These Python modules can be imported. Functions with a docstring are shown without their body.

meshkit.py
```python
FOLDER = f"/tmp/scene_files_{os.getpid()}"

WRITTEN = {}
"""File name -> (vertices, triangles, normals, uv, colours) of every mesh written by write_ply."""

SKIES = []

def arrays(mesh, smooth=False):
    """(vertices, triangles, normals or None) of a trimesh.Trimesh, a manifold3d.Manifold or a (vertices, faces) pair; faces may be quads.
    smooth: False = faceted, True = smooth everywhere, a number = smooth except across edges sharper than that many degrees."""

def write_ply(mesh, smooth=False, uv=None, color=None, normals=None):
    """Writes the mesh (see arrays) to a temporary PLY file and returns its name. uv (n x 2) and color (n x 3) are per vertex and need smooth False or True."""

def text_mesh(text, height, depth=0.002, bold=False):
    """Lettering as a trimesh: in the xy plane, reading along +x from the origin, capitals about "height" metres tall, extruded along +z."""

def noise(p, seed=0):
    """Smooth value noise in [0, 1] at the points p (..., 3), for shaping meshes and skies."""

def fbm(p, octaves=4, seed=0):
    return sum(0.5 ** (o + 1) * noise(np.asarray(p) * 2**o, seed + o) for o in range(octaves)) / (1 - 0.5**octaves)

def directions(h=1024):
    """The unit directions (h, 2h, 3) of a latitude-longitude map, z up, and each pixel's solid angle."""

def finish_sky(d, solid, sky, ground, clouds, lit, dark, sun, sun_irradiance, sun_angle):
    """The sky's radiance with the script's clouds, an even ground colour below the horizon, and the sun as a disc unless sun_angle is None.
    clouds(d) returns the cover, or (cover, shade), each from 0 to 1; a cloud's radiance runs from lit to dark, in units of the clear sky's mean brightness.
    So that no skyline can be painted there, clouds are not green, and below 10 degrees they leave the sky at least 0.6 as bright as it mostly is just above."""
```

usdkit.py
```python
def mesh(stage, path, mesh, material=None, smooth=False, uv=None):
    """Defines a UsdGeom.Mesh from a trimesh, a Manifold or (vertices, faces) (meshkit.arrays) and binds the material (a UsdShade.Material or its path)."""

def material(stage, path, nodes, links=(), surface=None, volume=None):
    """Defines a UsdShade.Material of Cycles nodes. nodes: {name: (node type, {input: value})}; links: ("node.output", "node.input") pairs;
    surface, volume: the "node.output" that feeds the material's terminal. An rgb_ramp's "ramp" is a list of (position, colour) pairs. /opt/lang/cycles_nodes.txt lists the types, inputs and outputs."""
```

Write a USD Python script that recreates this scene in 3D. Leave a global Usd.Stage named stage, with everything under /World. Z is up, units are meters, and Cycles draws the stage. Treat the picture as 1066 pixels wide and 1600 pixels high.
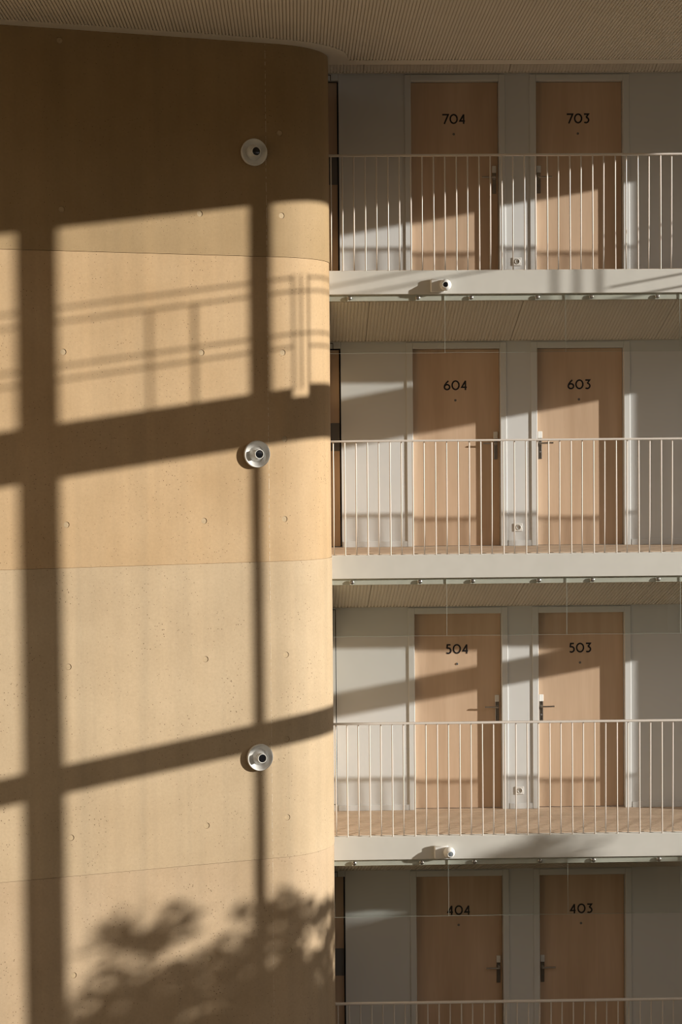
import math, random
import numpy as np, trimesh, manifold3d as m3
import shapely.geometry as sg
from shapely.ops import unary_union
from shapely import affinity
import usdkit
from pxr import Usd, UsdGeom, UsdLux, UsdShade, Gf, Sdf, Vt

stage = Usd.Stage.CreateInMemory()
UsdGeom.SetStageUpAxis(stage, UsdGeom.Tokens.z)
UsdGeom.SetStageMetersPerUnit(stage, 1.0)
W = UsdGeom.Xform.Define(stage, '/World')
stage.SetDefaultPrim(W.GetPrim())
UsdGeom.Scope.Define(stage, '/World/Looks')

# ------------------------------------------------------------------ camera, sun, sky
EYE, YAW, PITCH, ROLL, FPX = 1.083, 0.02399, -0.03531, -0.00844, 3000.0
cam = UsdGeom.Camera.Define(stage, '/World/camera')
cam.CreateHorizontalApertureAttr(24.0)
cam.CreateVerticalApertureAttr(24.0 * 1600 / 1066)
cam.CreateFocalLengthAttr(24.0 * FPX / 1066)
cam.CreateClippingRangeAttr(Gf.Vec2f(0.1, 2000))
cam.CreateExposureAttr(0.05)
cy, sy, cp, sp = math.cos(YAW), math.sin(YAW), math.cos(PITCH), math.sin(PITCH)
Fv = np.array([sy * cp, cy * cp, sp]); R0 = np.array([cy, -sy, 0]); U0 = np.cross(R0, Fv)
Rv = R0 * math.cos(ROLL) + U0 * math.sin(ROLL); Uv = -R0 * math.sin(ROLL) + U0 * math.cos(ROLL)
cam.AddTransformOp().Set(Gf.Matrix4d(*Rv, 0, *Uv, 0, *(-Fv), 0, 0, 0, EYE, 1))

SUN = np.array([2.92, -1.0, 0.60]); SUN /= np.linalg.norm(SUN)          # towards the sun
sun = UsdLux.DistantLight.Define(stage, '/World/sun')
sun.CreateIntensityAttr(1.5); sun.CreateNormalizeAttr(True); sun.CreateAngleAttr(0.75); sun.CreateColorAttr(Gf.Vec3f(0.985, 0.945, 0.865))
zx = np.cross([0, 0, 1], SUN); zx /= np.linalg.norm(zx); zy = np.cross(SUN, zx)
sun.AddTransformOp().Set(Gf.Matrix4d(*zx, 0, *zy, 0, *SUN, 0, 0, 0, 60, 1))
sky = UsdLux.DomeLight.Define(stage, '/World/sky')
sky.CreateIntensityAttr(0.30); sky.CreateColorAttr(Gf.Vec3f(1.0, 0.93, 0.86))

# ------------------------------------------------------------------ helpers
used = {}
def numbered(parent, name):
    k = (parent, name); n = used.get(k, 0); used[k] = n + 1
    return f'{parent}/{name}' if n == 0 else f'{parent}/{name}_{n:03d}'
def P(o):
    return '/World' if o is None else str(o.GetPath())
def tag(o, label=None, cat=None, group=None, kind=None):
    for k, v in (('label', label), ('category', cat), ('group', group), ('kind', kind)):
        if v: o.SetCustomDataByKey(k, v)
    return o
def thing(name, label, cat, loc=(0, 0, 0), rotz=0.0, group=None, kind=None):
    x = UsdGeom.Xform.Define(stage, numbered('/World', name))
    x.AddTranslateOp().Set(Gf.Vec3d(*map(float, loc)))
    if rotz: x.AddRotateZOp().Set(math.degrees(rotz))
    return tag(x.GetPrim(), label, cat, group, kind)
def obj(name, mesh, mat, parent=None, smooth=False):
    return usdkit.mesh(stage, numbered(P(parent), name), mesh, M[mat], smooth=smooth).GetPrim()
def copy(src, loc, label, rotz=0.0):
    base = src.GetName()
    x = UsdGeom.Xform.Define(stage, numbered('/World', base))
    x.GetPrim().GetReferences().AddInternalReference(src.GetPath())
    ops = UsdGeom.Xformable(x).GetOrderedXformOps()
    UsdGeom.Xformable(x).ClearXformOpOrder()
    x.GetPrim().GetAttribute('xformOp:translate').Set(Gf.Vec3d(*map(float, loc)))
    names = ['xformOp:translate'] + (['xformOp:rotateZ'] if src.GetAttribute('xformOp:rotateZ') else [])
    x.GetPrim().CreateAttribute('xformOpOrder', Sdf.ValueTypeNames.TokenArray).Set(names)
    x.GetPrim().SetInstanceable(True)
    return tag(x.GetPrim(), label)
cat = trimesh.util.concatenate
def box(x0, x1, y0, y1, z0, z1):
    b = trimesh.creation.box([x1 - x0, y1 - y0, z1 - z0]); b.apply_translation([(x0 + x1) / 2, (y0 + y1) / 2, (z0 + z1) / 2]); return b
def rbox(x0, x1, y0, y1, z0, z1, c=0.003):
    """box with chamfered edges"""
    pts = []
    for sx in (0, 1):
        for sy_ in (0, 1):
            for sz in (0, 1):
                X, Y, Z = (x0, x1)[sx], (y0, y1)[sy_], (z0, z1)[sz]
                dx, dy, dz = c * (1 - 2 * sx), c * (1 - 2 * sy_), c * (1 - 2 * sz)
                pts += [[X + dx, Y + dy, Z], [X + dx, Y, Z + dz], [X, Y + dy, Z + dz]]
    return trimesh.convex.convex_hull(np.array(pts))
def tube(a, b, r, n=12, r2=None):
    a, b = np.asarray(a, float), np.asarray(b, float); d = b - a
    m = trimesh.creation.cylinder(radius=r, height=np.linalg.norm(d), sections=n)
    if r2 is not None:
        v = m.vertices.copy(); top = v[:, 2] > 0; v[top, :2] *= r2 / r; m.vertices = v
    m.apply_transform(trimesh.geometry.align_vectors([0, 0, 1], d / np.linalg.norm(d))); m.apply_translation((a + b) / 2); return m
def lathe(profile, n=48, axis=(0, 0, 1)):
    m = trimesh.creation.revolve(np.asarray(profile, float), sections=n)
    m.apply_transform(trimesh.geometry.align_vectors([0, 0, 1], np.asarray(axis, float))); return m
def extrude(poly, h):
    return trimesh.creation.extrude_polygon(poly, h, engine='earcut')
def to_man(m):
    return m3.Manifold(m3.Mesh(vert_properties=np.asarray(m.vertices, np.float32), tri_verts=np.asarray(m.faces, np.uint32)))

# ------------------------------------------------------------------ materials
M = {}
def mat(name, nodes, links, surface='p.BSDF'):
    M[name] = usdkit.material(stage, f'/World/Looks/{name}', nodes, links, surface=surface)
def plain(name, col, rough=0.6, var=0.04, scale=3.0, metal=0.0, spec=0.4, bump=0.0, bscale=60):
    c = np.array(col)
    nodes = {'g': ('geometry', {}), 'n': ('noise_texture', {'scale': scale, 'detail': 4.0}),
             'r': ('rgb_ramp', {'ramp': [(0.3, tuple(c * (1 - var))), (0.7, tuple(np.minimum(c * (1 + var), 1)))]}),
             'p': ('principled_bsdf', {'roughness': rough, 'metallic': metal, 'specular_ior_level': spec})}
    links = [('g.position', 'n.vector'), ('n.fac', 'r.fac'), ('r.color', 'p.base_color')]
    if bump:
        nodes['bn'] = ('noise_texture', {'scale': bscale, 'detail': 3.0}); nodes['b'] = ('bump', {'strength': bump, 'distance': 0.004})
        links += [('g.position', 'bn.vector'), ('bn.fac', 'b.height'), ('b.normal', 'p.normal')]
    mat(name, nodes, links)
def concrete(name, a, b, pores):
    """formwork concrete: cloudy tone, faint vertical board streaks, small dark air pores"""
    nodes = {
        'g': ('geometry', {}),
        'm1': ('mapping', {'scale': (1.0, 1.0, 0.8)}), 'n1': ('noise_texture', {'scale': 1.3, 'detail': 6.0, 'roughness': 0.6}),
        'm2': ('mapping', {'scale': (7.0, 7.0, 0.22)}), 'n2': ('noise_texture', {'scale': 1.0, 'detail': 3.0}),
        'n3': ('noise_texture', {'scale': 45.0, 'detail': 5.0, 'roughness': 0.65}),
        'r1': ('rgb_ramp', {'ramp': [(0.28, a), (0.72, b)]}),
        'r2': ('rgb_ramp', {'ramp': [(0.3, (0.93, 0.93, 0.92)), (0.7, (1.06, 1.04, 1.01))]}),
        'r3': ('rgb_ramp', {'ramp': [(0.3, (0.94, 0.94, 0.93)), (0.7, (1.04, 1.04, 1.04))]}),
        'x1': ('mix', {'mix_type': 'multiply', 'fac': 1.0}), 'x2': ('mix', {'mix_type': 'multiply', 'fac': 1.0}), 'x3': ('mix', {'mix_type': 'multiply', 'fac': 1.0}),
        'v': ('voronoi_texture', {'scale': 32.0, 'feature': 'f1', 'randomness': 1.0}),
        'pn': ('noise_texture', {'scale': 3.0, 'detail': 2.0}),
        'pr': ('map_range', {'from_min': 0.36, 'from_max': 0.72, 'to_min': 0.06, 'to_max': pores, 'clamp': True}),
        'lt': ('math', {'math_type': 'less_than'}),
        'pc': ('mix', {'mix_type': 'mix', 'color1': (1, 1, 1), 'color2': (0.38, 0.34, 0.30)}),
        'inv': ('math', {'math_type': 'multiply', 'value2': -1.0}),
        'add': ('math', {'math_type': 'multiply_add', 'value2': 0.12}),
        'b': ('bump', {'strength': 0.35, 'distance': 0.004}),
        'p': ('principled_bsdf', {'roughness': 0.72, 'specular_ior_level': 0.3}),
    }
    links = [('g.position', 'm1.vector'), ('m1.vector', 'n1.vector'), ('g.position', 'm2.vector'), ('m2.vector', 'n2.vector'), ('g.position', 'n3.vector'),
             ('n1.fac', 'r1.fac'), ('n2.fac', 'r2.fac'), ('n3.fac', 'r3.fac'), ('r1.color', 'x1.color1'), ('r2.color', 'x1.color2'),
             ('x1.color', 'x2.color1'), ('r3.color', 'x2.color2'), ('g.position', 'v.vector'), ('g.position', 'pn.vector'), ('pn.fac', 'pr.value'),
             ('v.distance', 'lt.value1'), ('pr.result', 'lt.value2'), ('lt.value', 'pc.fac'), ('x2.color', 'x3.color1'), ('pc.color', 'x3.color2'),
             ('x3.color', 'p.base_color'), ('lt.value', 'inv.value1'), ('n3.fac', 'add.value1'), ('inv.value', 'add.value3'), ('add.value', 'b.height'), ('b.normal', 'p.normal')]
    mat(name, nodes, links)
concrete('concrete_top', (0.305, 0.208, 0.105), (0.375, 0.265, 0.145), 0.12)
concrete('concrete_ochre', (0.42, 0.285, 0.155), (0.50, 0.355, 0.21), 0.15)
concrete('concrete_pale', (0.42, 0.315, 0.20), (0.50, 0.385, 0.255), 0.16)
concrete('concrete_low', (0.41, 0.30, 0.19), (0.49, 0.37, 0.25), 0.17)
plain('plug', (0.45, 0.34, 0.21), 0.8, 0.08, 40)
plain('joint', (0.60, 0.50, 0.37), 0.8, 0.1, 60)
def wood(name, a, b, zs=1.0, rough=0.45, axis='z'):
    s = (7.0, 7.0, 0.55) if axis == 'z' else (0.9, 14.0, 14.0)
    s2 = (3.0, 3.0, 0.5) if axis == 'z' else (0.5, 3.0, 3.0)
    nodes = {'g': ('geometry', {}), 'o': ('object_info', {}), 'off': ('vector_math', {'vector_math_type': 'add', 'math_type': 'add'}),
             'm': ('mapping', {'scale': s}), 'n': ('noise_texture', {'scale': 1.6, 'detail': 6.0, 'roughness': 0.62, 'distortion': 0.35}),
             'm2': ('mapping', {'scale': s2}), 'n2': ('noise_texture', {'scale': 1.2, 'detail': 2.0}),
             'r': ('rgb_ramp', {'ramp': [(0.3, a), (0.7, b)]}), 'r2': ('rgb_ramp', {'ramp': [(0.3, (0.92, 0.90, 0.88)), (0.7, (1.05, 1.05, 1.05))]}),
             'x': ('mix', {'mix_type': 'multiply', 'fac': 1.0}),
             'p': ('principled_bsdf', {'roughness': rough, 'specular_ior_level': 0.35})}
    mat(name, nodes, [('g.position', 'm.vector'), ('m.vector', 'n.vector'), ('n.fac', 'r.fac'), ('g.position', 'm2.vector'), ('m2.vector', 'n2.vector'),
                      ('n2.fac', 'r2.fac'), ('r.color', 'x.color1'), ('r2.color', 'x.color2'), ('x.color', 'p.base_color')])
    return
wood('birch', (0.54, 0.385, 0.265), (0.61, 0.45, 0.32))
wood('deck', (0.54, 0.41, 0.30), (0.66, 0.52, 0.39), axis='x', rough=0.6)
plain('white_wall', (0.63, 0.635, 0.63), 0.55, 0.015, 2.0)
plain('white_frame', (0.65, 0.655, 0.645), 0.4, 0.01, 2.0)
plain('fascia', (0.63, 0.615, 0.57), 0.5, 0.03, 5.0)
plain('slab', (0.60, 0.58, 0.52), 0.8, 0.05, 8.0)
plain('soffit', (0.69, 0.64, 0.57), 0.7, 0.02, 3.0)
plain('soffit_dark', (0.52, 0.46, 0.385), 0.9, 0.02, 3.0)
plain('rail_paint', (0.72, 0.66, 0.60), 0.35, 0.01, 4.0, spec=0.5)
plain('black_print', (0.012, 0.010, 0.012), 0.5, 0.0)
plain('gap_black', (0.02, 0.018, 0.016), 0.9, 0.0)
plain('dark_grey', (0.16, 0.15, 0.145), 0.5, 0.02)
plain('steel', (0.55, 0.52, 0.48), 0.28, 0.03, 20, metal=1.0)
plain('steel_dark', (0.30, 0.27, 0.24), 0.3, 0.03, 20, metal=1.0)
plain('plastic_white', (0.74, 0.73, 0.70), 0.35, 0.01, 5.0, spec=0.5)
plain('lens_black', (0.008, 0.008, 0.01), 0.12, 0.0, spec=0.5)
plain('lens_grey', (0.16, 0.18, 0.20), 0.15, 0.0, spec=0.6)
plain('ground', (0.08, 0.075, 0.055), 0.9, 0.2, 0.8)
plain('far_wall', (0.26, 0.23, 0.19), 0.8, 0.04)
plain('bark', (0.16, 0.11, 0.075), 0.9, 0.2, 12)
plain('roof_mat', (0.45, 0.42, 0.38), 0.8, 0.03)
plain('frame_paint', (0.42, 0.38, 0.33), 0.6, 0.03)
def pane(name, tint, ior):
    # rays go straight through the thin pane, so only the face they enter by reflects (the inner side would mirror totally)
    mat(name, {'f': ('fresnel', {'IOR': ior}), 'geo': ('geometry', {}), 'fr': ('math', {'math_type': 'subtract', 'value1': 1.0}), 'k': ('math', {'math_type': 'multiply'}), 't': ('transparent_bsdf', {'color': tint}), 'g': ('glossy_bsdf', {'roughness': 0.0, 'color': (1, 1, 1)}), 'm': ('mix_closure', {})},
        [('geo.backfacing', 'fr.value2'), ('fr.value', 'k.value1'), ('f.fac', 'k.value2'), ('k.value', 'm.fac'), ('t.BSDF', 'm.closure1'), ('g.BSDF', 'm.closure2')], surface='m.closure')
pane('glass', (0.94, 0.955, 0.945), 1.5)
mat('glass_side', {'p': ('principled_bsdf', {'base_color': (0.60, 0.64, 0.60), 'roughness': 0.25, 'specular_ior_level': 0.6})}, [])
mat('glass_edge', {'p': ('principled_bsdf', {'base_color': (0.36, 0.41, 0.38), 'roughness': 0.25, 'specular_ior_level': 0.6})}, [])
def leaf(name, c):
    mat(name, {'d': ('principled_bsdf', {'base_color': c, 'roughness': 0.5}), 't': ('translucent_bsdf', {'color': (c[0] * 1.3, c[1] * 1.4, c[2])}), 'm': ('mix_closure', {'fac': 0.3})},
        [('d.BSDF', 'm.closure1'), ('t.BSDF', 'm.closure2')], surface='m.closure')
leaf('leaf_green', (0.10, 0.15, 0.05)); leaf('palm_green', (0.34, 0.36, 0.15))

# ------------------------------------------------------------------ fixed levels
S = 2.75                                     # storey height
LV = {7: S, 6: 0.0, 5: -S, 4: -2 * S}        # floor heights
YR = 18.60                                   # railing plane and slab edge
YW, YD = 19.884, 19.960                      # face of the gallery wall, face of the doors
XL, XR = 0.345, 7.25                         # gallery from the concrete wall to its right end
ZROOF = 4.72

# ------------------------------------------------------------------ wall_left: rounded concrete wall
WA, WB = 17.6358, 0.35589
TH = math.atan(WB); RC = 0.72
def wall_y(x): return WA + WB * x
xc = 0.345 - RC * (1 - math.sin(TH)); yc = wall_y(xc)
NRM = np.array([math.sin(TH), -math.cos(TH), 0]); TAN = np.array([math.cos(TH), math.sin(TH), 0])
def wall_outline(off):
    """front line of the wall, moved out by off, then the rounded end; closed at the back"""
    n = NRM[:2] * off
    pts = [np.array([-7.5, wall_y(-7.5)]) + n, np.array([xc, yc]) + n]
    c = np.array([xc, yc]) - NRM[:2] * RC
    for k in range(1, 29):
        h = TH + (math.pi / 2 - TH) * k / 28
        pts.append(c + np.array([math.sin(h), -math.cos(h)]) * (RC + off))
    pts += [np.array([pts[-1][0], 19.86]), np.array([pts[-1][0] - 0.30, 19.86]), np.array([-0.2, 18.6]), np.array([-7.5, wall_y(-7.5) + 0.6])]
    return sg.Polygon(pts)
wall = thing('wall_left', 'tall ochre exposed concrete wall with rounded end, left half of picture', 'concrete wall', kind='structure')
PLUGS = [(-2.017, 3.155), (-.831, 3.16), (-.098, 3.17), (-2.017, 1.911), (-.828, 1.917), (-.098, 1.924), (-.088, 1.134), (-2.01, .395), (-.821, .401), (-.095, .401),
         (-2.01, -.859), (-.823, -.851), (-.095, -.847), (-.096, -1.627), (-2.007, -2.375), (-.828, -2.366), (-.097, -2.351), (-2.001, -3.604), (-.818, -3.587), (-.091, -3.59),
         (-2.013, 4.62), (-.108, 3.918)]
def surf(x):
    """point and normal on the wall's face above x (straight part or start of the curve)"""
    if x <= xc: return np.array([x, wall_y(x), 0]), NRM
    h = math.asin(math.sin(TH) + (x - xc) / RC); c = np.array([xc, yc]) - NRM[:2] * RC
    n = np.array([math.sin(h), -math.cos(h), 0]); return np.array([c[0] + n[0] * RC, c[1] + n[1] * RC, 0]), n
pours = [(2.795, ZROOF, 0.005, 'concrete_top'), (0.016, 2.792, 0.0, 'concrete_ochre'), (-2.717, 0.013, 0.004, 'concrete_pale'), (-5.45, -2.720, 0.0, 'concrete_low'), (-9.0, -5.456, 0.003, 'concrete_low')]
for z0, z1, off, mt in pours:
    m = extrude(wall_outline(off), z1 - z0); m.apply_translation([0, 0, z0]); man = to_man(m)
    for x, z in PLUGS:
        if z0 < z < z1:
            p, n = surf(x); p = p + n * off + np.array([0, 0, z])
            cut = trimesh.creation.cylinder(radius=0.027, height=0.026, sections=28); cut.apply_transform(trimesh.geometry.align_vectors([0, 0, 1], n)); cut.apply_translation(p)
            man = man - to_man(cut)
    obj('concrete_pour', man, mt, wall, smooth=25)
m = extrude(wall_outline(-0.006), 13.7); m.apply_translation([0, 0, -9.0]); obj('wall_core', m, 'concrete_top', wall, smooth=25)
for x, z in PLUGS:
    off = [o for a, b, o, _ in pours if a < z < b][0]
    p, n = surf(x); p = p + n * (off - 0.0105) + np.array([0, 0, z])
    c = trimesh.creation.cylinder(radius=0.0254, height=0.012, sections=24); c.apply_transform(trimesh.geometry.align_vectors([0, 0, 1], n)); c.apply_translation(p)
    obj('tie_hole_plug', c, 'plug', wall, smooth=30)
rnd = random.Random(5)
for k in range(156):                                           # crumbly vertical bead of laitance along the formwork joint
    z0 = -4.6 + k * 0.06; L = rnd.uniform(0.012, 0.058)
    zo = [o for a_, b_, o, _ in pours if a_ - 0.01 <= z0 < b_ + 0.01][0]; p = np.array([-0.236, wall_y(-0.236), 0]) + NRM * (zo + 0.0004); w = rnd.uniform(0.001, 0.0024)
    b = box(-w, w, -0.0006, 0.0012, z0, min(z0 + L, ZROOF - 0.01)); b.apply_transform(trimesh.transformations.rotation_matrix(TH, [0, 0, 1])); b.apply_translation(p)
    if k == 0: beads = []
    beads.append(b)
tag(obj('joint_bead', cat(beads), 'joint', wall), 'thin pale crumbly vertical joint line')

# ------------------------------------------------------------------ roof soffit
roof = thing('ceiling', 'slatted acoustic roof soffit over the atrium with plain border', 'ceiling', kind='structure')
obj('roof_slab', box(-8.0, 6.2, -3.0, 18.55, ZROOF + 0.02, ZROOF + 0.62), 'roof_mat', roof)
obj('backing', box(-7.6, 5.9, 6.0, 18.37, ZROOF + 0.009, ZROOF + 0.02), 'soffit_dark', roof)
def soffit_end(x, g=0.20):
    """where the ribs stop: a plain border g wide follows the concrete wall and the roof edge"""
    if x <= xc + NRM[0] * g: return min(18.35, wall_y(x) - g / math.cos(TH))
    c = np.array([xc, yc]) - NRM[:2] * RC; u = x - c[0]
    return min(18.35, c[1] - math.sqrt(max((RC + g) ** 2 - u * u, 0.0))) if u < RC + g else 18.35
ribs = []
pitch = 0.030
for k in range(int(11.6 / pitch)):
    x = -6.0 + k * pitch
    ribs.append(box(x, x + 0.020, 6.2, soffit_end(x + 0.010), ZROOF + 0.002, ZROOF + 0.010))
tag(obj('rib', cat(ribs), 'soffit', roof), kind='stuff')
holes = [(x, soffit_end(x)) for x in np.linspace(-6.0, 5.6, 600)]
inner = sg.Polygon([(-6.0, 6.2), (5.6, 6.2)] + holes[::-1])
bord = sg.Polygon([(-7.9, 5.9), (6.1, 5.9), (6.1, 18.55), (-7.9, 18.55)]).difference(inner)
b = extrude(bord, 0.020); b.apply_translation([0, 0, ZROOF]); obj('border', b, 'soffit', roof)
obj('gallery_roof', box(-1.0, 7.3, 18.55, 20.2, ZROOF + 0.52, ZROOF + 0.62), 'roof_mat', roof)
obj('plain_soffit', box(-7.9, 6.1, -3.0, 5.9, ZROOF, ZROOF + 0.02), 'soffit', roof)

# ------------------------------------------------------------------ gallery: walls, ceilings, floors, slab edges
DOORS = [(1.231, 2.138, 'R'), (2.523, 3.4245, 'L')]       # clear leaf edges, handle side
CW = 0.066                                             # casing width
NAMES = {7: 'top', 6: 'second', 5: 'third', 4: 'lowest'}
PANEL_X = [-0.75, 0.745, 2.245, 3.745, 5.245, 7.245]
GL = [(0.352, 1.4675), (1.4705, 2.6395), (2.6425, 3.7535), (3.7565, 4.90)]
BOLTS = [0.545, 1.206, 1.722, 2.367, 2.891, 3.535, 4.07, 4.70]
HZ = 2.061                                              # door head above floor
for lv, F in LV.items():
    nm = NAMES[lv]
    C0 = F + 2.135                                      # where the ceiling meets the wall
    # wall
    w = thing('wall_back', f'white gallery wall behind the {nm} row of doors', 'wall', kind='structure')
    x_open = 0.487 if lv != 5 else None
    segs = [(x_open if x_open else -0.6, DOORS[0][0] - CW), (DOORS[0][1] + CW, DOORS[1][0] - CW), (DOORS[1][1] + CW, XR)]
    for a, b in segs:
        obj('wall_panel', box(a, min(b, 6.15), YW, YW + 0.25, F - 0.02, C0 + 0.06), 'white_wall', w)
    for a, b, _ in DOORS:
        obj('wall_panel', box(a - CW, b + CW, YW, YW + 0.25, F + HZ + 0.02, C0 + 0.06), 'white_wall', w)
    if x_open:                                          # left-most opening: panel over the fire door
        obj('wall_panel', box(-0.6, x_open - 0.002, YW, YW + 0.25, F + HZ + 0.01, C0 + 0.06), 'white_wall', w)
        obj('wall_panel', box(0.30, 0.4, YW - 0.004, YW + 0.002, F + HZ + 0.016, F + HZ + 0.052), 'white_wall', w)
        g = cat([box(0.404, 0.410, YW - 0.003, YW + 0.001, F + HZ + 0.006, F + HZ + 0.066), box(0.30, 0.410, YW - 0.003, YW + 0.001, F + HZ + 0.060, F + HZ + 0.066)])
        obj('panel_gap', g, 'gap_black', w)
    # ceiling: four sloping slatted panels
    c = thing('ceiling', f'sloping ribbed soffit above the {nm} gallery', 'ceiling', kind='structure')
    ya, za, yb, zb = YR + 0.075, F + S - 0.286, YW - 0.012, F + 2.137
    L = math.hypot(yb - ya, zb - za); ang = math.atan2(zb - za, yb - ya)
    for a, b in zip(PANEL_X[:-1], PANEL_X[1:]):
        if a < XL: a = 0.30
        ms = [box(a + 0.002, b - 0.002, 0, L, 0.008, 0.022)]
        k = 0
        while a + 0.004 + k * 0.034 < b - 0.02:
            x = a + 0.004 + k * 0.034; k += 1
            ms.append(box(x, x + 0.021, 0, L, 0.0, 0.008))
        ms.append(box(a + 0.002, b - 0.002, 0, 0.015, 0.0, 0.008)); ms.append(box(a + 0.002, b - 0.002, L - 0.02, L, 0.0, 0.008))
        m = cat(ms); m.apply_transform(trimesh.transformations.rotation_matrix(ang, [1, 0, 0])); m.apply_translation([0, ya, za])
        obj('panel', m, 'soffit', c)
    m = box(0.30, XR, 0, L, 0.024, 0.03); m.apply_transform(trimesh.transformations.rotation_matrix(ang, [1, 0, 0])); m.apply_translation([0, ya, za]); obj('backing', m, 'gap_black', c)
    # floor
    f = thing('floor', f'narrow wood deck boards of the {nm} gallery floor', 'floor', kind='structure')
    y0, pb = YR + 0.055, 0.0635
    k = 0
    while y0 + k * pb < YD - 0.02:
        ya_ = y0 + k * pb; k += 1
        obj('deck_board', rbox(XL + 0.003, XR, ya_, min(ya_ + pb - 0.0055, YD - 0.001), F - 0.022, F + 0.012, 0.004), 'deck', f)
    obj('deck_base', box(XL + 0.003, XR, YR + 0.05, YD + 0.2, F - 0.05, F - 0.0225), 'gap_black', f)
    # slab with its edge cladding
    s = thing('walkway_slab', f'cream painted slab edge below the {nm} railing', 'slab edge', kind='structure')
    obj('slab', box(XL + 0.003, XR, YR + 0.0215, YD + 0.2, F - 0.285, F - 0.051), 'slab', s)
    obj('fascia', rbox(XL + 0.003, XR, YR - 0.012, YR + 0.021, F - 0.225, F + 0.004, 0.004), 'fascia', s)
    obj('kerb', rbox(XL + 0.003, XR, YR + 0.0245, YR + 0.0525, F - 0.05, F + 0.006, 0.004), 'fascia', s)
    # skirting
    bs = thing('baseboard_back', f'low white skirting along the {nm} gallery wall', 'skirting', kind='structure')
    for a, b in segs:
        if a < 0: a = 0.415
        obj('skirting', rbox(a + 0.012, min(b, 6.1) - 0.002, YW - 0.009, YW - 0.0005, F + 0.0125, F + 0.072, 0.002), 'white_wall', bs)

# ------------------------------------------------------------------ numerals (flat lettering, drawn as strokes)
def arc(cx, cy_, rx, ry, a0, a1, n=24):
    return [(cx + rx * math.cos(math.radians(a0 + (a1 - a0) * k / n)), cy_ + ry * math.sin(math.radians(a0 + (a1 - a0) * k / n))) for k in range(n + 1)]
GLYPH = {   # strokes in units of the digit height, and advance width
    '7': ([[(0.02, 0.93), (0.62, 0.93), (0.22, 0.0)]], 0.64),
    '0': ([arc(0.42, 0.5, 0.35, 0.43, 0, 360, 40)], 0.84),
    '4': ([[(0.60, 0.29), (0.09, 0.29), (0.47, 0.93), (0.47, 0.93)], [(0.47, 0.96), (0.47, 0.0)]], 0.66),
    '3': ([[(0.06, 0.93), (0.50, 0.93), (0.27, 0.60)], arc(0.26, 0.335, 0.265, 0.265, 88, -130, 28)], 0.60),
    '6': ([arc(0.35, 0.315, 0.27, 0.25, 0, 360, 36), [(0.49, 0.95), (0.30, 0.76), (0.15, 0.56), (0.085, 0.40)]], 0.68),
    '5': ([[(0.50, 0.93), (0.17, 0.93), (0.12, 0.55)], arc(0.25, 0.33, 0.275, 0.275, 118, -128, 28)], 0.60),
}
def number_mesh(text, h):
    shapes, x = [], 0.0
    for ch in text:
        st, adv = GLYPH[ch]
        for line in st:
            shapes.append(affinity.translate(sg.LineString(line).buffer(0.076, cap_style='flat', join_style='mitre'), x, 0))
        x += adv + 0.12
    g = unary_union(shapes); g = affinity.intersection(g) if False else g
    g = affinity.scale(affinity.translate(g, -(x - 0.12) / 2, -0.5), h, h, origin=(0, 0))
    return cat([extrude(p.simplify(0.0003), 0.002) for p in getattr(g, 'geoms', [g])])
STAND = trimesh.transformations.rotation_matrix(math.pi / 2, [1, 0, 0])      # xy drawing -> upright, facing -y

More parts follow.
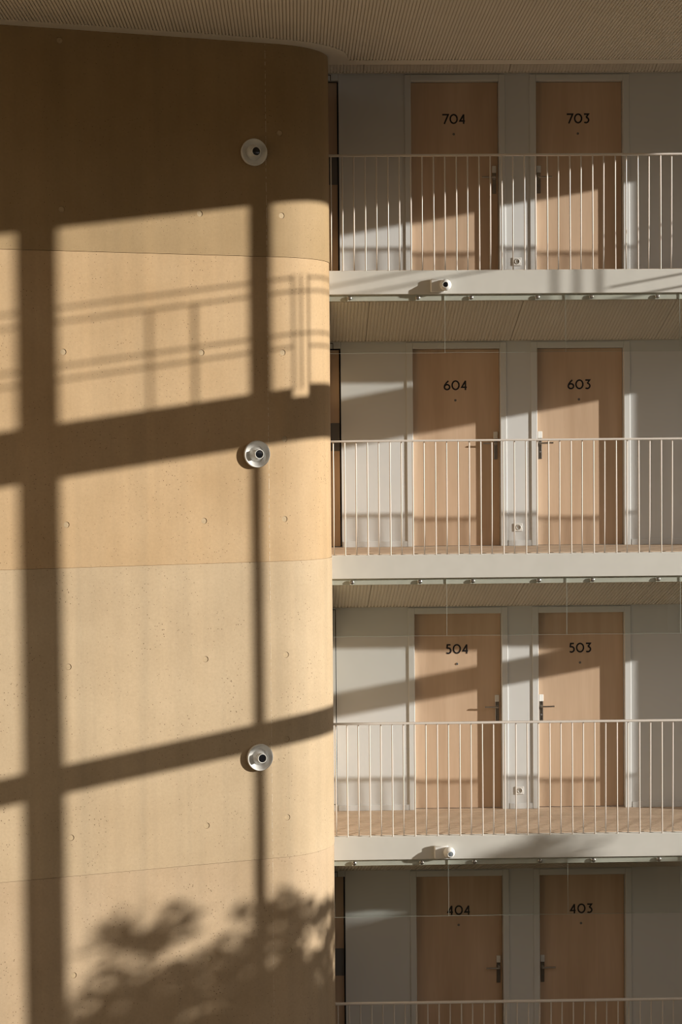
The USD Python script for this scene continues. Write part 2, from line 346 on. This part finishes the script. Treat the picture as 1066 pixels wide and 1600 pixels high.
# ------------------------------------------------------------------ the eight flat doors
dn = 0
nm2 = {7: 'top', 6: 'second', 5: 'third', 4: 'dark bottom'}
def nextdoor(label, loc):
    global dn
    dn += 1
    x = UsdGeom.Xform.Define(stage, f'/World/door_{dn}'); x.AddTranslateOp().Set(Gf.Vec3d(*loc))
    return tag(x.GetPrim(), label, 'door', None, 'structure')
for lv, F in LV.items():
    for (a, b, side), no in zip(DOORS, ('04', '03')):
        num = f'{lv}{no}'
        d = nextdoor(f'birch veneer flat door numbered {num}, {"left" if side == "R" else "right"} door of the {nm2[lv]} row', (a, YD, F + 0.012))
        wd = b - a; H = HZ - 0.012
        obj('leaf', rbox(0.003, wd - 0.003, 0.0, 0.045, 0.003, H - 0.003, 0.002), 'birch', d)
        obj('backing', box(-0.03, wd + 0.03, 0.046, 0.06, 0.0, H + 0.02), 'gap_black', d)
        yc_, yj = YW - YD - 0.011, 0.045
        obj('casing', rbox(-CW, 0.0, yc_, yj, 0.0, H + 0.066, 0.004), 'white_frame', d)
        obj('casing', rbox(wd, wd + CW, yc_, yj, 0.0, H + 0.066, 0.004), 'white_frame', d)
        obj('casing', rbox(0.0, wd, yc_, yj, H, H + 0.066, 0.004), 'white_frame', d)
        nmesh = number_mesh(num, 0.102); nmesh.apply_transform(STAND); nmesh.apply_translation([wd / 2 - 0.004, 0.0, 1.685 - 0.012])
        obj('door_number', nmesh, 'black_print', d)
        ph = lathe([(0, 0), (0.0125, 0), (0.0125, 0.004), (0.009, 0.006), (0.008, 0.003), (0, 0.003)], 20, (0, -1, 0)); ph.apply_translation([wd / 2 - 0.006, 0, 1.529 - 0.012])
        obj('peephole', ph, 'dark_grey', d, smooth=30)
        sx = -1 if side == 'R' else 1; hx = (wd - 0.043) if side == 'R' else 0.036
        pl = obj('lock_plate', rbox(hx - 0.0195, hx + 0.0195, -0.009, 0.0, 0.90, 1.128, 0.003), 'steel_dark', d)
        key = lathe([(0, 0), (0.0085, 0), (0.0085, 0.004), (0.006, 0.005), (0, 0.005)], 16, (0, -1, 0)); key.apply_translation([hx, -0.009, 0.975])
        obj('keyhole', key, 'dark_grey', pl)
        obj('card_reader', rbox(hx - 0.022, hx + 0.022, -0.016, 0.0, 1.115, 1.188, 0.004), 'plastic_white', d)
        lz = 1.063
        hd = cat([tube((hx, -0.009, lz), (hx, -0.014, lz), 0.019, 20), tube((hx, -0.01, lz), (hx, -0.058, lz), 0.009, 14), tube((hx - sx * 0.008, -0.055, lz), (hx + sx * 0.132, -0.055, lz + 0.003), 0.0092, 14)])
        obj('lever_handle', hd, 'steel', d, smooth=35)
# left-hand doors, half hidden by the concrete wall
for lv, F in LV.items():
    if lv == 5:
        d = nextdoor('white flush service door beside the concrete edge, two doors left of 503', (-0.5, YW, F + 0.012))
        obj('leaf', rbox(0.004, 0.906, -0.004, -0.0005, 0.075, 2.098, 0.001), 'white_wall', d)
        obj('gap_line', cat([box(0.907, 0.914, -0.0025, 0.001, 0.066, 2.106), box(0.0, 0.914, -0.0025, 0.001, 0.066, 0.0735), box(0.0, 0.914, -0.0025, 0.001, 2.0995, 2.106)]), 'gap_black', d)
    else:
        d = nextdoor(f'brown door with grey band half hidden by the concrete wall, {nm2[lv]} row', (-0.5, YD - 0.01, F + 0.012))
        obj('leaf', rbox(0.0, 0.972, 0.0, 0.045, 0.008, HZ - 0.014, 0.002), 'birch', d)
        obj('push_band', rbox(0.0, 0.971, -0.003, -0.0002, 1.0, 1.29, 0.001), 'dark_grey', d)
        obj('backing', box(-0.1, 0.987, 0.046, 0.06, 0.0, HZ), 'gap_black', d)

# ------------------------------------------------------------------ railings
def make_railing(F, label):
    r = thing('railing', label, 'railing', (XL + 0.003, YR, F), group='steel baluster railings of the galleries')
    x0 = -(XL + 0.003)
    obj('top_rail', rbox(0.0, XR - XL - 0.01, -0.022, 0.022, 1.100, 1.120, 0.004), 'rail_paint', r)
    n = 0
    while 0.376 + 0.110 * n < XR - 0.03:
        x = 0.376 + 0.110 * n + x0; s = 0.03 if n % 2 == 0 else -0.008
        obj('baluster', tube((x, s, 0.0062 if n % 2 == 0 else 0.0042), (x, 0.006 if n % 2 == 0 else -0.006, 1.0995), 0.0068, 12), 'rail_paint', r, smooth=40)
        n += 1
    return r
rail0 = make_railing(LV[7], 'pale steel baluster railing of the topmost gallery, under the roof soffit')
for lv, t in ((6, 'pale steel baluster railing above the slab edge that carries no camera'),
              (5, 'pale steel baluster railing with the wide strip of sunlit decking behind it'),
              (4, 'dim steel baluster railing along the bottom edge of the picture, in shade')):
    copy(rail0, (XL + 0.003, YR, LV[lv]), t)

# ------------------------------------------------------------------ glass smoke screens under the slab edges
BELOW = {7: ('604', '603'), 6: ('504', '503'), 5: ('404', '403')}
for lv in (7, 6, 5):
    F = LV[lv]; slabn = {7: 'top', 6: 'middle', 5: 'lowest'}[lv]
    where = ['leftmost, by the concrete wall', 'second from left', 'third from left', 'rightmost, at picture edge']
    for k, (a, b) in enumerate(GL):
        g = thing('glass_screen', f'frameless glass screen under the {slabn} slab edge, {where[k]}', 'glass screen', (a, YR + 0.010, F - 0.79), group='hanging glass smoke screens')
        wd = b - a
        obj('pane', box(0, wd, 0.0, 0.010, 0.0015, 0.558), 'glass', g)
        obj('bottom_edge', box(0, wd, 0.001, 0.009, 0.0, 0.0014), 'glass_edge', g)
        obj('side_edge', box(-0.0008, 0.0, 0.001, 0.009, 0.0, 0.558), 'glass_side', g)
        obj('side_edge', box(wd, wd + 0.0008, 0.001, 0.009, 0.0, 0.558), 'glass_side', g)
        for x in BOLTS:
            if a < x < b:
                bo = lathe([(0, 0), (0.021, 0), (0.021, 0.009), (0.017, 0.012), (0.010, 0.012), (0.010, 0.016), (0.004, 0.018), (0, 0.018)], 20, (0, -1, 0)); bo.apply_translation([x - a, 0, 0.531])
                obj('bolt', bo, 'steel', g, smooth=30)

# ------------------------------------------------------------------ sockets
for lv in (7, 6, 5):
    F = LV[lv]
    s = thing('wall_socket', {7: 'white wall socket low between the topmost pair of doors, just above the slab edge', 6: 'white wall socket between the second pair of doors from the top', 5: 'white wall socket between the third pair of doors, above the widest strip of decking'}[lv], 'wall socket', (2.322, YW, F + 0.205), group='sockets between the door pairs')
    fr = to_man(rbox(-0.042, 0.042, -0.011, -0.0003, -0.042, 0.042, 0.003))
    cyl = trimesh.creation.cylinder(radius=0.030, height=0.02, sections=28); cyl.apply_transform(STAND); cyl.apply_translation([0, -0.014, 0])
    obj('frame_plate', fr - to_man(cyl), 'plastic_white', s, smooth=30)
    ring = lathe([(0.021, 0.0), (0.029, 0.0), (0.029, 0.010), (0.024, 0.013), (0.021, 0.004)], 28, (0, -1, 0)); ring.apply_translation([0, -0.0035, 0])
    obj('socket_ring', ring, 'plastic_white', s, smooth=30)
    obj('pin_hole', cat([tube((-0.0095, -0.004, 0), (-0.0095, -0.0062, 0), 0.004, 10), tube((0.0095, -0.004, 0), (0.0095, -0.0062, 0), 0.004, 10)]), 'dark_grey', s)

# ------------------------------------------------------------------ round wall lights on the concrete
lab = {7: 'topmost round white wall light, in the dark upper part of the concrete wall', 6: 'middle round white wall light on the sunlit concrete wall', 5: 'lowest round white wall light, beneath the lower slanting shadow band'}
def make_light(z, label):
    x = -0.352
    l = thing('wall_light', label, 'wall light', (x, wall_y(x), z), TH, group='round wall lights on the concrete')
    ax = (0, -1, 0)
    obj('dish', lathe([(0, 0.006), (0.105, 0.006), (0.119, 0.012), (0.123, 0.030), (0.123, 0.048), (0.120, 0.053), (0.115, 0.053), (0.111, 0.048), (0.104, 0.038), (0.078, 0.026), (0.074, 0.027), (0.072, 0.024), (0.0, 0.022)], 64, ax), 'plastic_white', l, smooth=40)
    obj('cone', lathe([(0.070, 0.0235), (0.068, 0.030), (0.050, 0.052), (0.047, 0.058), (0.044, 0.060), (0.044, 0.024)], 48, ax), 'plastic_white', l, smooth=35)
    t = obj('spot_tube', lathe([(0.0, 0.060), (0.043, 0.060), (0.043, 0.104), (0.041, 0.107), (0.038, 0.107), (0.036, 0.104), (0.036, 0.066), (0.0, 0.066)], 40, ax), 'plastic_white', l, smooth=35)
    obj('dark_lens', lathe([(0, 0.0665), (0.0355, 0.0665), (0.0355, 0.098), (0.030, 0.100), (0.0, 0.101)], 32, ax), 'lens_black', t, smooth=35)
    return l
l0 = make_light(3.727, lab[7])
for lv, z in ((6, 0.999), (5, -1.772)):
    copy(l0, (-0.352, wall_y(-0.352), z), lab[lv])

# ------------------------------------------------------------------ ball cameras on the slab edges
def gadget(z, label, lens, aim):
    g = thing('ball_camera', label, 'camera', (1.415, YR - 0.0125, z), group='ball cameras on the slab edges')
    obj('mount_plate', rbox(-0.088, 0.050, -0.044, 0.0, -0.066, 0.064, 0.010), 'plastic_white', g, smooth=40)
    obj('neck', tube((0.040, -0.040, 0.0), (0.050, -0.052, 0.0), 0.046, 28), 'plastic_white', g, smooth=40)
    c = np.array([0.056, -0.060, 0.002])
    b = trimesh.creation.icosphere(4, 0.056); b.apply_translation(c); obj('ball_housing', b, 'plastic_white', g, smooth=True)
    a = np.array(aim, float); a /= np.linalg.norm(a)
    ring = lathe([(0.024, 0.046), (0.030, 0.047), (0.030, 0.0515), (0.027, 0.054), (0.024, 0.052)], 32, a); ring.apply_translation(c)
    obj('lens_ring', ring, 'plastic_white', g, smooth=35)
    le = lathe([(0, 0.0495), (0.0238, 0.0495), (0.0225, 0.0525), (0.015, 0.056), (0, 0.058)], 28, a); le.apply_translation(c)
    obj('lens', le, lens, g, smooth=35)
gadget(2.605, 'white ball camera with black lens on the slab edge above door 604', 'lens_black', (-0.10, -1, 0.0))
gadget(-2.900, 'white ball camera with grey lens on the slab edge above door 404', 'lens_grey', (0.16, -1, -0.12))

# ------------------------------------------------------------------ the open window front on the right (out of the picture, its frame throws the bands of shade)
TF = 0.417; HV = np.array([TF, 1.0, 0]) / math.hypot(TF, 1.0); AF = math.atan2(TF, 1.0)
def fx(w): return 5.0 + TF * (w - 16.0)
def fbox(w0, w1, z0, z1, t=0.12, off=0.0):
    """box along the facade line from depth w0 to w1"""
    p0, p1 = np.array([fx(w0), w0, 0]), np.array([fx(w1), w1, 0]); L = np.linalg.norm(p1 - p0)
    b = box(0, L, -t / 2, t / 2, z0, z1); b.apply_transform(trimesh.transformations.rotation_matrix(math.atan2(p1[1] - p0[1], p1[0] - p0[0]), [0, 0, 1]))
    b.apply_translation(p0 + np.array([HV[1], -HV[0], 0]) * off); return b
fr = thing('window_1', 'open window front of posts and floor beams, right of the picture', 'window frame', kind='structure')
obj('roof_beam', fbox(11.0, 18.96, 4.335, 5.9, 0.14), 'frame_paint', fr)
for w0, w1, zt in ((11.0, 15.94, 2.615), (15.941, 16.085, 2.53), (16.086, 18.96, 2.64)): obj('floor_beam', fbox(w0, w1, 2.15, zt, 0.14), 'frame_paint', fr)
obj('floor_beam', fbox(11.0, 18.96, -0.635, -0.40, 0.14), 'frame_paint', fr)
obj('post', fbox(14.46, 14.675, -9.0, 4.335, 0.12), 'frame_paint', fr)
obj('post', fbox(12.0, 12.2, -9.0, 4.335, 0.12), 'frame_paint', fr)
obj('post', fbox(15.685, 15.755, -3.02, 2.15, 0.06), 'frame_paint', fr)
obj('post', fbox(15.685, 15.815, 2.615, 4.335, 0.06), 'frame_paint', fr)
obj('spandrel_wall', fbox(14.68, 18.955, -9.0, -3.02, 0.10), 'frame_paint', fr)
pier = thing('wall_right', 'solid end wall at the right end of the galleries', 'wall', kind='structure')
obj('pier', fbox(18.96, 20.2, -9.0, 5.9, 0.16), 'white_wall', pier)
lr = thing('landing_railing', 'double bar landing railing inside the window front', 'railing')
for z in (3.63, 3.507, 3.12, 3.0):
    obj('bar', fbox(14.675, 15.685, z - 0.009, z + 0.009, 0.014), 'frame_paint', lr); obj('bar', fbox(12.2, 14.46, z - 0.009, z + 0.009, 0.014), 'frame_paint', lr)
    obj('bar', fbox(16.09, 17.50, z - 0.009, z + 0.009, 0.014), 'frame_paint', lr)
    if z in (3.507, 3.12): obj('bar', fbox(15.815, 16.09, z - 0.009, z + 0.009, 0.014), 'frame_paint', lr)
    else: obj('bar', fbox(15.815, 15.96, z - 0.009, z + 0.009, 0.014), 'frame_paint', lr)
    obj('bar', fbox(17.68, 18.48, z - 0.009, z + 0.009, 0.014), 'frame_paint', lr)
for w in (15.13, 15.37): obj('upright', fbox(w + 0.009, w + 0.031, 2.615, 3.50, 0.02), 'frame_paint', lr)
for w in (15.935, 16.0, 16.075, 17.51, 17.575, 17.64): obj('upright', fbox(w + 0.006, w + 0.024, 2.615, 3.66, 0.02), 'frame_paint', lr)

# ------------------------------------------------------------------ courtyard: ground, trees, opposite side
tag(obj('floor', box(-900, 900, -900, 900, -9.2, -9.0), 'ground'), 'pale paved courtyard ground far below the galleries', 'ground', kind='structure')
tag(obj('wall_left', box(-7.95, -7.6, -3.3, 14.6, -9.0, 2.0), 'concrete_pale'), 'low ochre concrete side wall at the far left, out of the picture', 'wall', kind='structure')
tag(obj('wall_front', box(-7.6, 9.0, -3.3, -3.0, -9.0, 5.2), 'far_wall'), 'white wall of the opposite gallery behind the viewer', 'wall', kind='structure')
def tree(label, base, top, blobs, n, seed, leafs=0.11):
    t = thing('tree', label, 'tree', (base[0], base[1], -9.0))
    rs = np.random.RandomState(seed)
    tr = [tube((0, 0, 0), (0.1, 0.05, top * 0.55), 0.16, 12, 0.11)]
    for bx, by, bz, r in blobs: tr.append(tube((0.1, 0.05, top * 0.5), (bx, by, bz), 0.06, 8, 0.02))
    obj('trunk', cat(tr), 'bark', t)
    vol = np.array([b[3] ** 3 for b in blobs]); idx = rs.choice(len(blobs), n, p=vol / vol.sum())
    B = np.array(blobs)[idx]; d = rs.normal(size=(n, 3)); d /= np.linalg.norm(d, axis=1)[:, None]; rad = B[:, 3] * rs.uniform(0.15, 1, n) ** 0.6
    c = B[:, :3] + d * rad[:, None] * np.array([1, 1, 0.8])
    u = rs.normal(size=(n, 3)); u /= np.linalg.norm(u, axis=1)[:, None]; v = np.cross(u, rs.normal(size=(n, 3))); v /= np.linalg.norm(v, axis=1)[:, None]
    nn = np.cross(u, v); s = leafs * rs.uniform(0.7, 1.3, (n, 1))
    q = np.stack([c - u * s, c + v * s * 0.42 + nn * s * 0.12, c + u * s, c - v * s * 0.42 + nn * s * 0.12], 1).reshape(-1, 3)
    f = np.arange(4 * n).reshape(n, 4); f = np.vstack([f[:, [0, 1, 2]], f[:, [0, 2, 3]]])
    tag(obj('leaves', (q, f), 'leaf_green', t), kind='stuff')
tree('broad leafy tree outside the window front, nearer of the two', (8.5, 14.2), 7.4,
     [(0.1, -0.1, 6.9, 0.75), (0.1, -0.72, 6.9, 0.5), (-0.1, 0.75, 6.7, 0.6), (0.2, 0.35, 7.45, 0.42), (0.1, -0.5, 7.75, 0.36), (0.3, -0.8, 7.4, 0.3), (-0.2, -0.45, 5.9, 0.8), (0.0, 0.5, 6.0, 0.9), (-0.1, -0.95, 5.7, 0.4), (0.2, 1.0, 7.35, 0.35)], 4300, 3, 0.10)
tree('dense broad tree outside the window front, farther of the two', (12.2, 16.6), 7.6,
     [(0, 0, 6.3, 1.5), (0.9, -0.8, 6.7, 1.15), (-0.5, 0.6, 5.9, 1.3), (0.9, 0.9, 6.0, 1.4), (-0.5, -0.6, 5.6, 1.2), (0.2, 1.2, 5.2, 1.4), (1.6, -0.2, 5.6, 1.3), (0.0, -0.2, 4.8, 1.5), (-0.4, 1.4, 5.0, 1.2), (-0.4, -1.25, 8.02, 0.26), (-0.2, -1.1, 7.4, 0.45)], 13000, 4, 0.17)
for k, (x, y) in enumerate([(10.3, 8.9), (10.8, 2.6)]):
    tree(['round full garden tree right of the courtyard, next to the broad leafy tree', 'round full garden tree right of the courtyard, nearest the viewer'][k], (x, y), 9.0,
         [(0, 0, 8.6, 1.4), (0.6, -0.9, 7.4, 1.6), (-0.5, 1.0, 7.2, 1.5), (0.2, 0.1, 6.0, 1.8), (0.0, 0.0, 4.6, 1.8), (0.3, -1.3, 6.0, 1.5)], 6500, 20 + k, 0.19)
nb = thing('neighbour_building', 'low flat roofed neighbouring building far to the right, out of the picture', 'building', (20.0, -18.0, -9.0), kind='structure')
body = to_man(box(0, 9, 0, 42, 0, 8.0))
for q in range(14):
    for zf in (1.0, 3.6, 6.1): body = body - to_man(box(-0.1, 0.12, 0.9 + q * 3.0, 2.3 + q * 3.0, zf, zf + 1.5))
obj('wall', body, 'ground', nb); obj('parapet', box(-0.1, 9.1, -0.1, 42.1, 8.0, 8.3), 'ground', nb)
for q in range(14):
    for zf in (1.0, 3.6, 6.1): obj('window', box(0.10, 0.119, 0.9 + q * 3.0, 2.3 + q * 3.0, zf, zf + 1.5), 'dark_grey', nb)
a = np.linspace(0, 2 * math.pi, 181)[:-1]; hn = 17 + 5 * np.sin(a * 5 + 1) + 3 * np.sin(a * 11)
hv = np.vstack([np.c_[250 * np.cos(a), 250 * np.sin(a), np.full(180, -9.0)], np.c_[268 * np.cos(a), 268 * np.sin(a), hn], np.c_[300 * np.cos(a), 300 * np.sin(a), np.full(180, -9.0)]])
hf = []
for i in range(180):
    j = (i + 1) % 180
    for b0 in (0, 180): hf += [[b0 + i, b0 + 180 + i, b0 + j], [b0 + j, b0 + 180 + i, b0 + 180 + j]]
tag(obj('hill', (hv, np.array(hf)), 'ground', smooth=True), 'low wooded hills on the horizon all around', 'hills', kind='structure')
pt = thing('palm_tree', 'feathery palm growing in the atrium in front of the lowest gallery', 'palm tree', (1.65, 14.5, -9.0))
obj('trunk', tube((0, 0, 0), (0, 0, 4.2), 0.10, 12, 0.08), 'bark', pt)
prs = random.Random(9)
for k in range(14):
    a = 2 * math.pi * k / 14 + prs.uniform(-.15, .15); el = prs.uniform(0.2, 0.75); L = prs.uniform(1.2, 1.5); ms = []
    pts = [np.array([0, 0, 4.2])]
    for i in range(14):
        e = el - i * 0.12; pts.append(pts[-1] + np.array([math.cos(a) * math.cos(e), math.sin(a) * math.cos(e), math.sin(e)]) * L / 14)
    for i in range(14):
        ms.append(tube(pts[i], pts[i + 1], 0.012, 6))
        if i > 1:
            side = np.array([-math.sin(a), math.cos(a), 0.0]); fw = (pts[i + 1] - pts[i]) / np.linalg.norm(pts[i + 1] - pts[i])
            for sgn in (-1, 1):
                ll = 0.42 * math.sin(math.pi * (i + 1) / 16) + 0.06
                for o in (0.0, 0.5):
                    p = pts[i] + (pts[i + 1] - pts[i]) * o; tip = p + side * sgn * ll * 0.85 + fw * ll * 0.5 - np.array([0, 0, ll * 0.25])
                    V = np.array([p - fw * 0.014, p + fw * 0.014, tip]); ms.append(trimesh.Trimesh(V, [[0, 1, 2]], process=False))
    obj('frond', cat(ms), 'palm_green', pt)
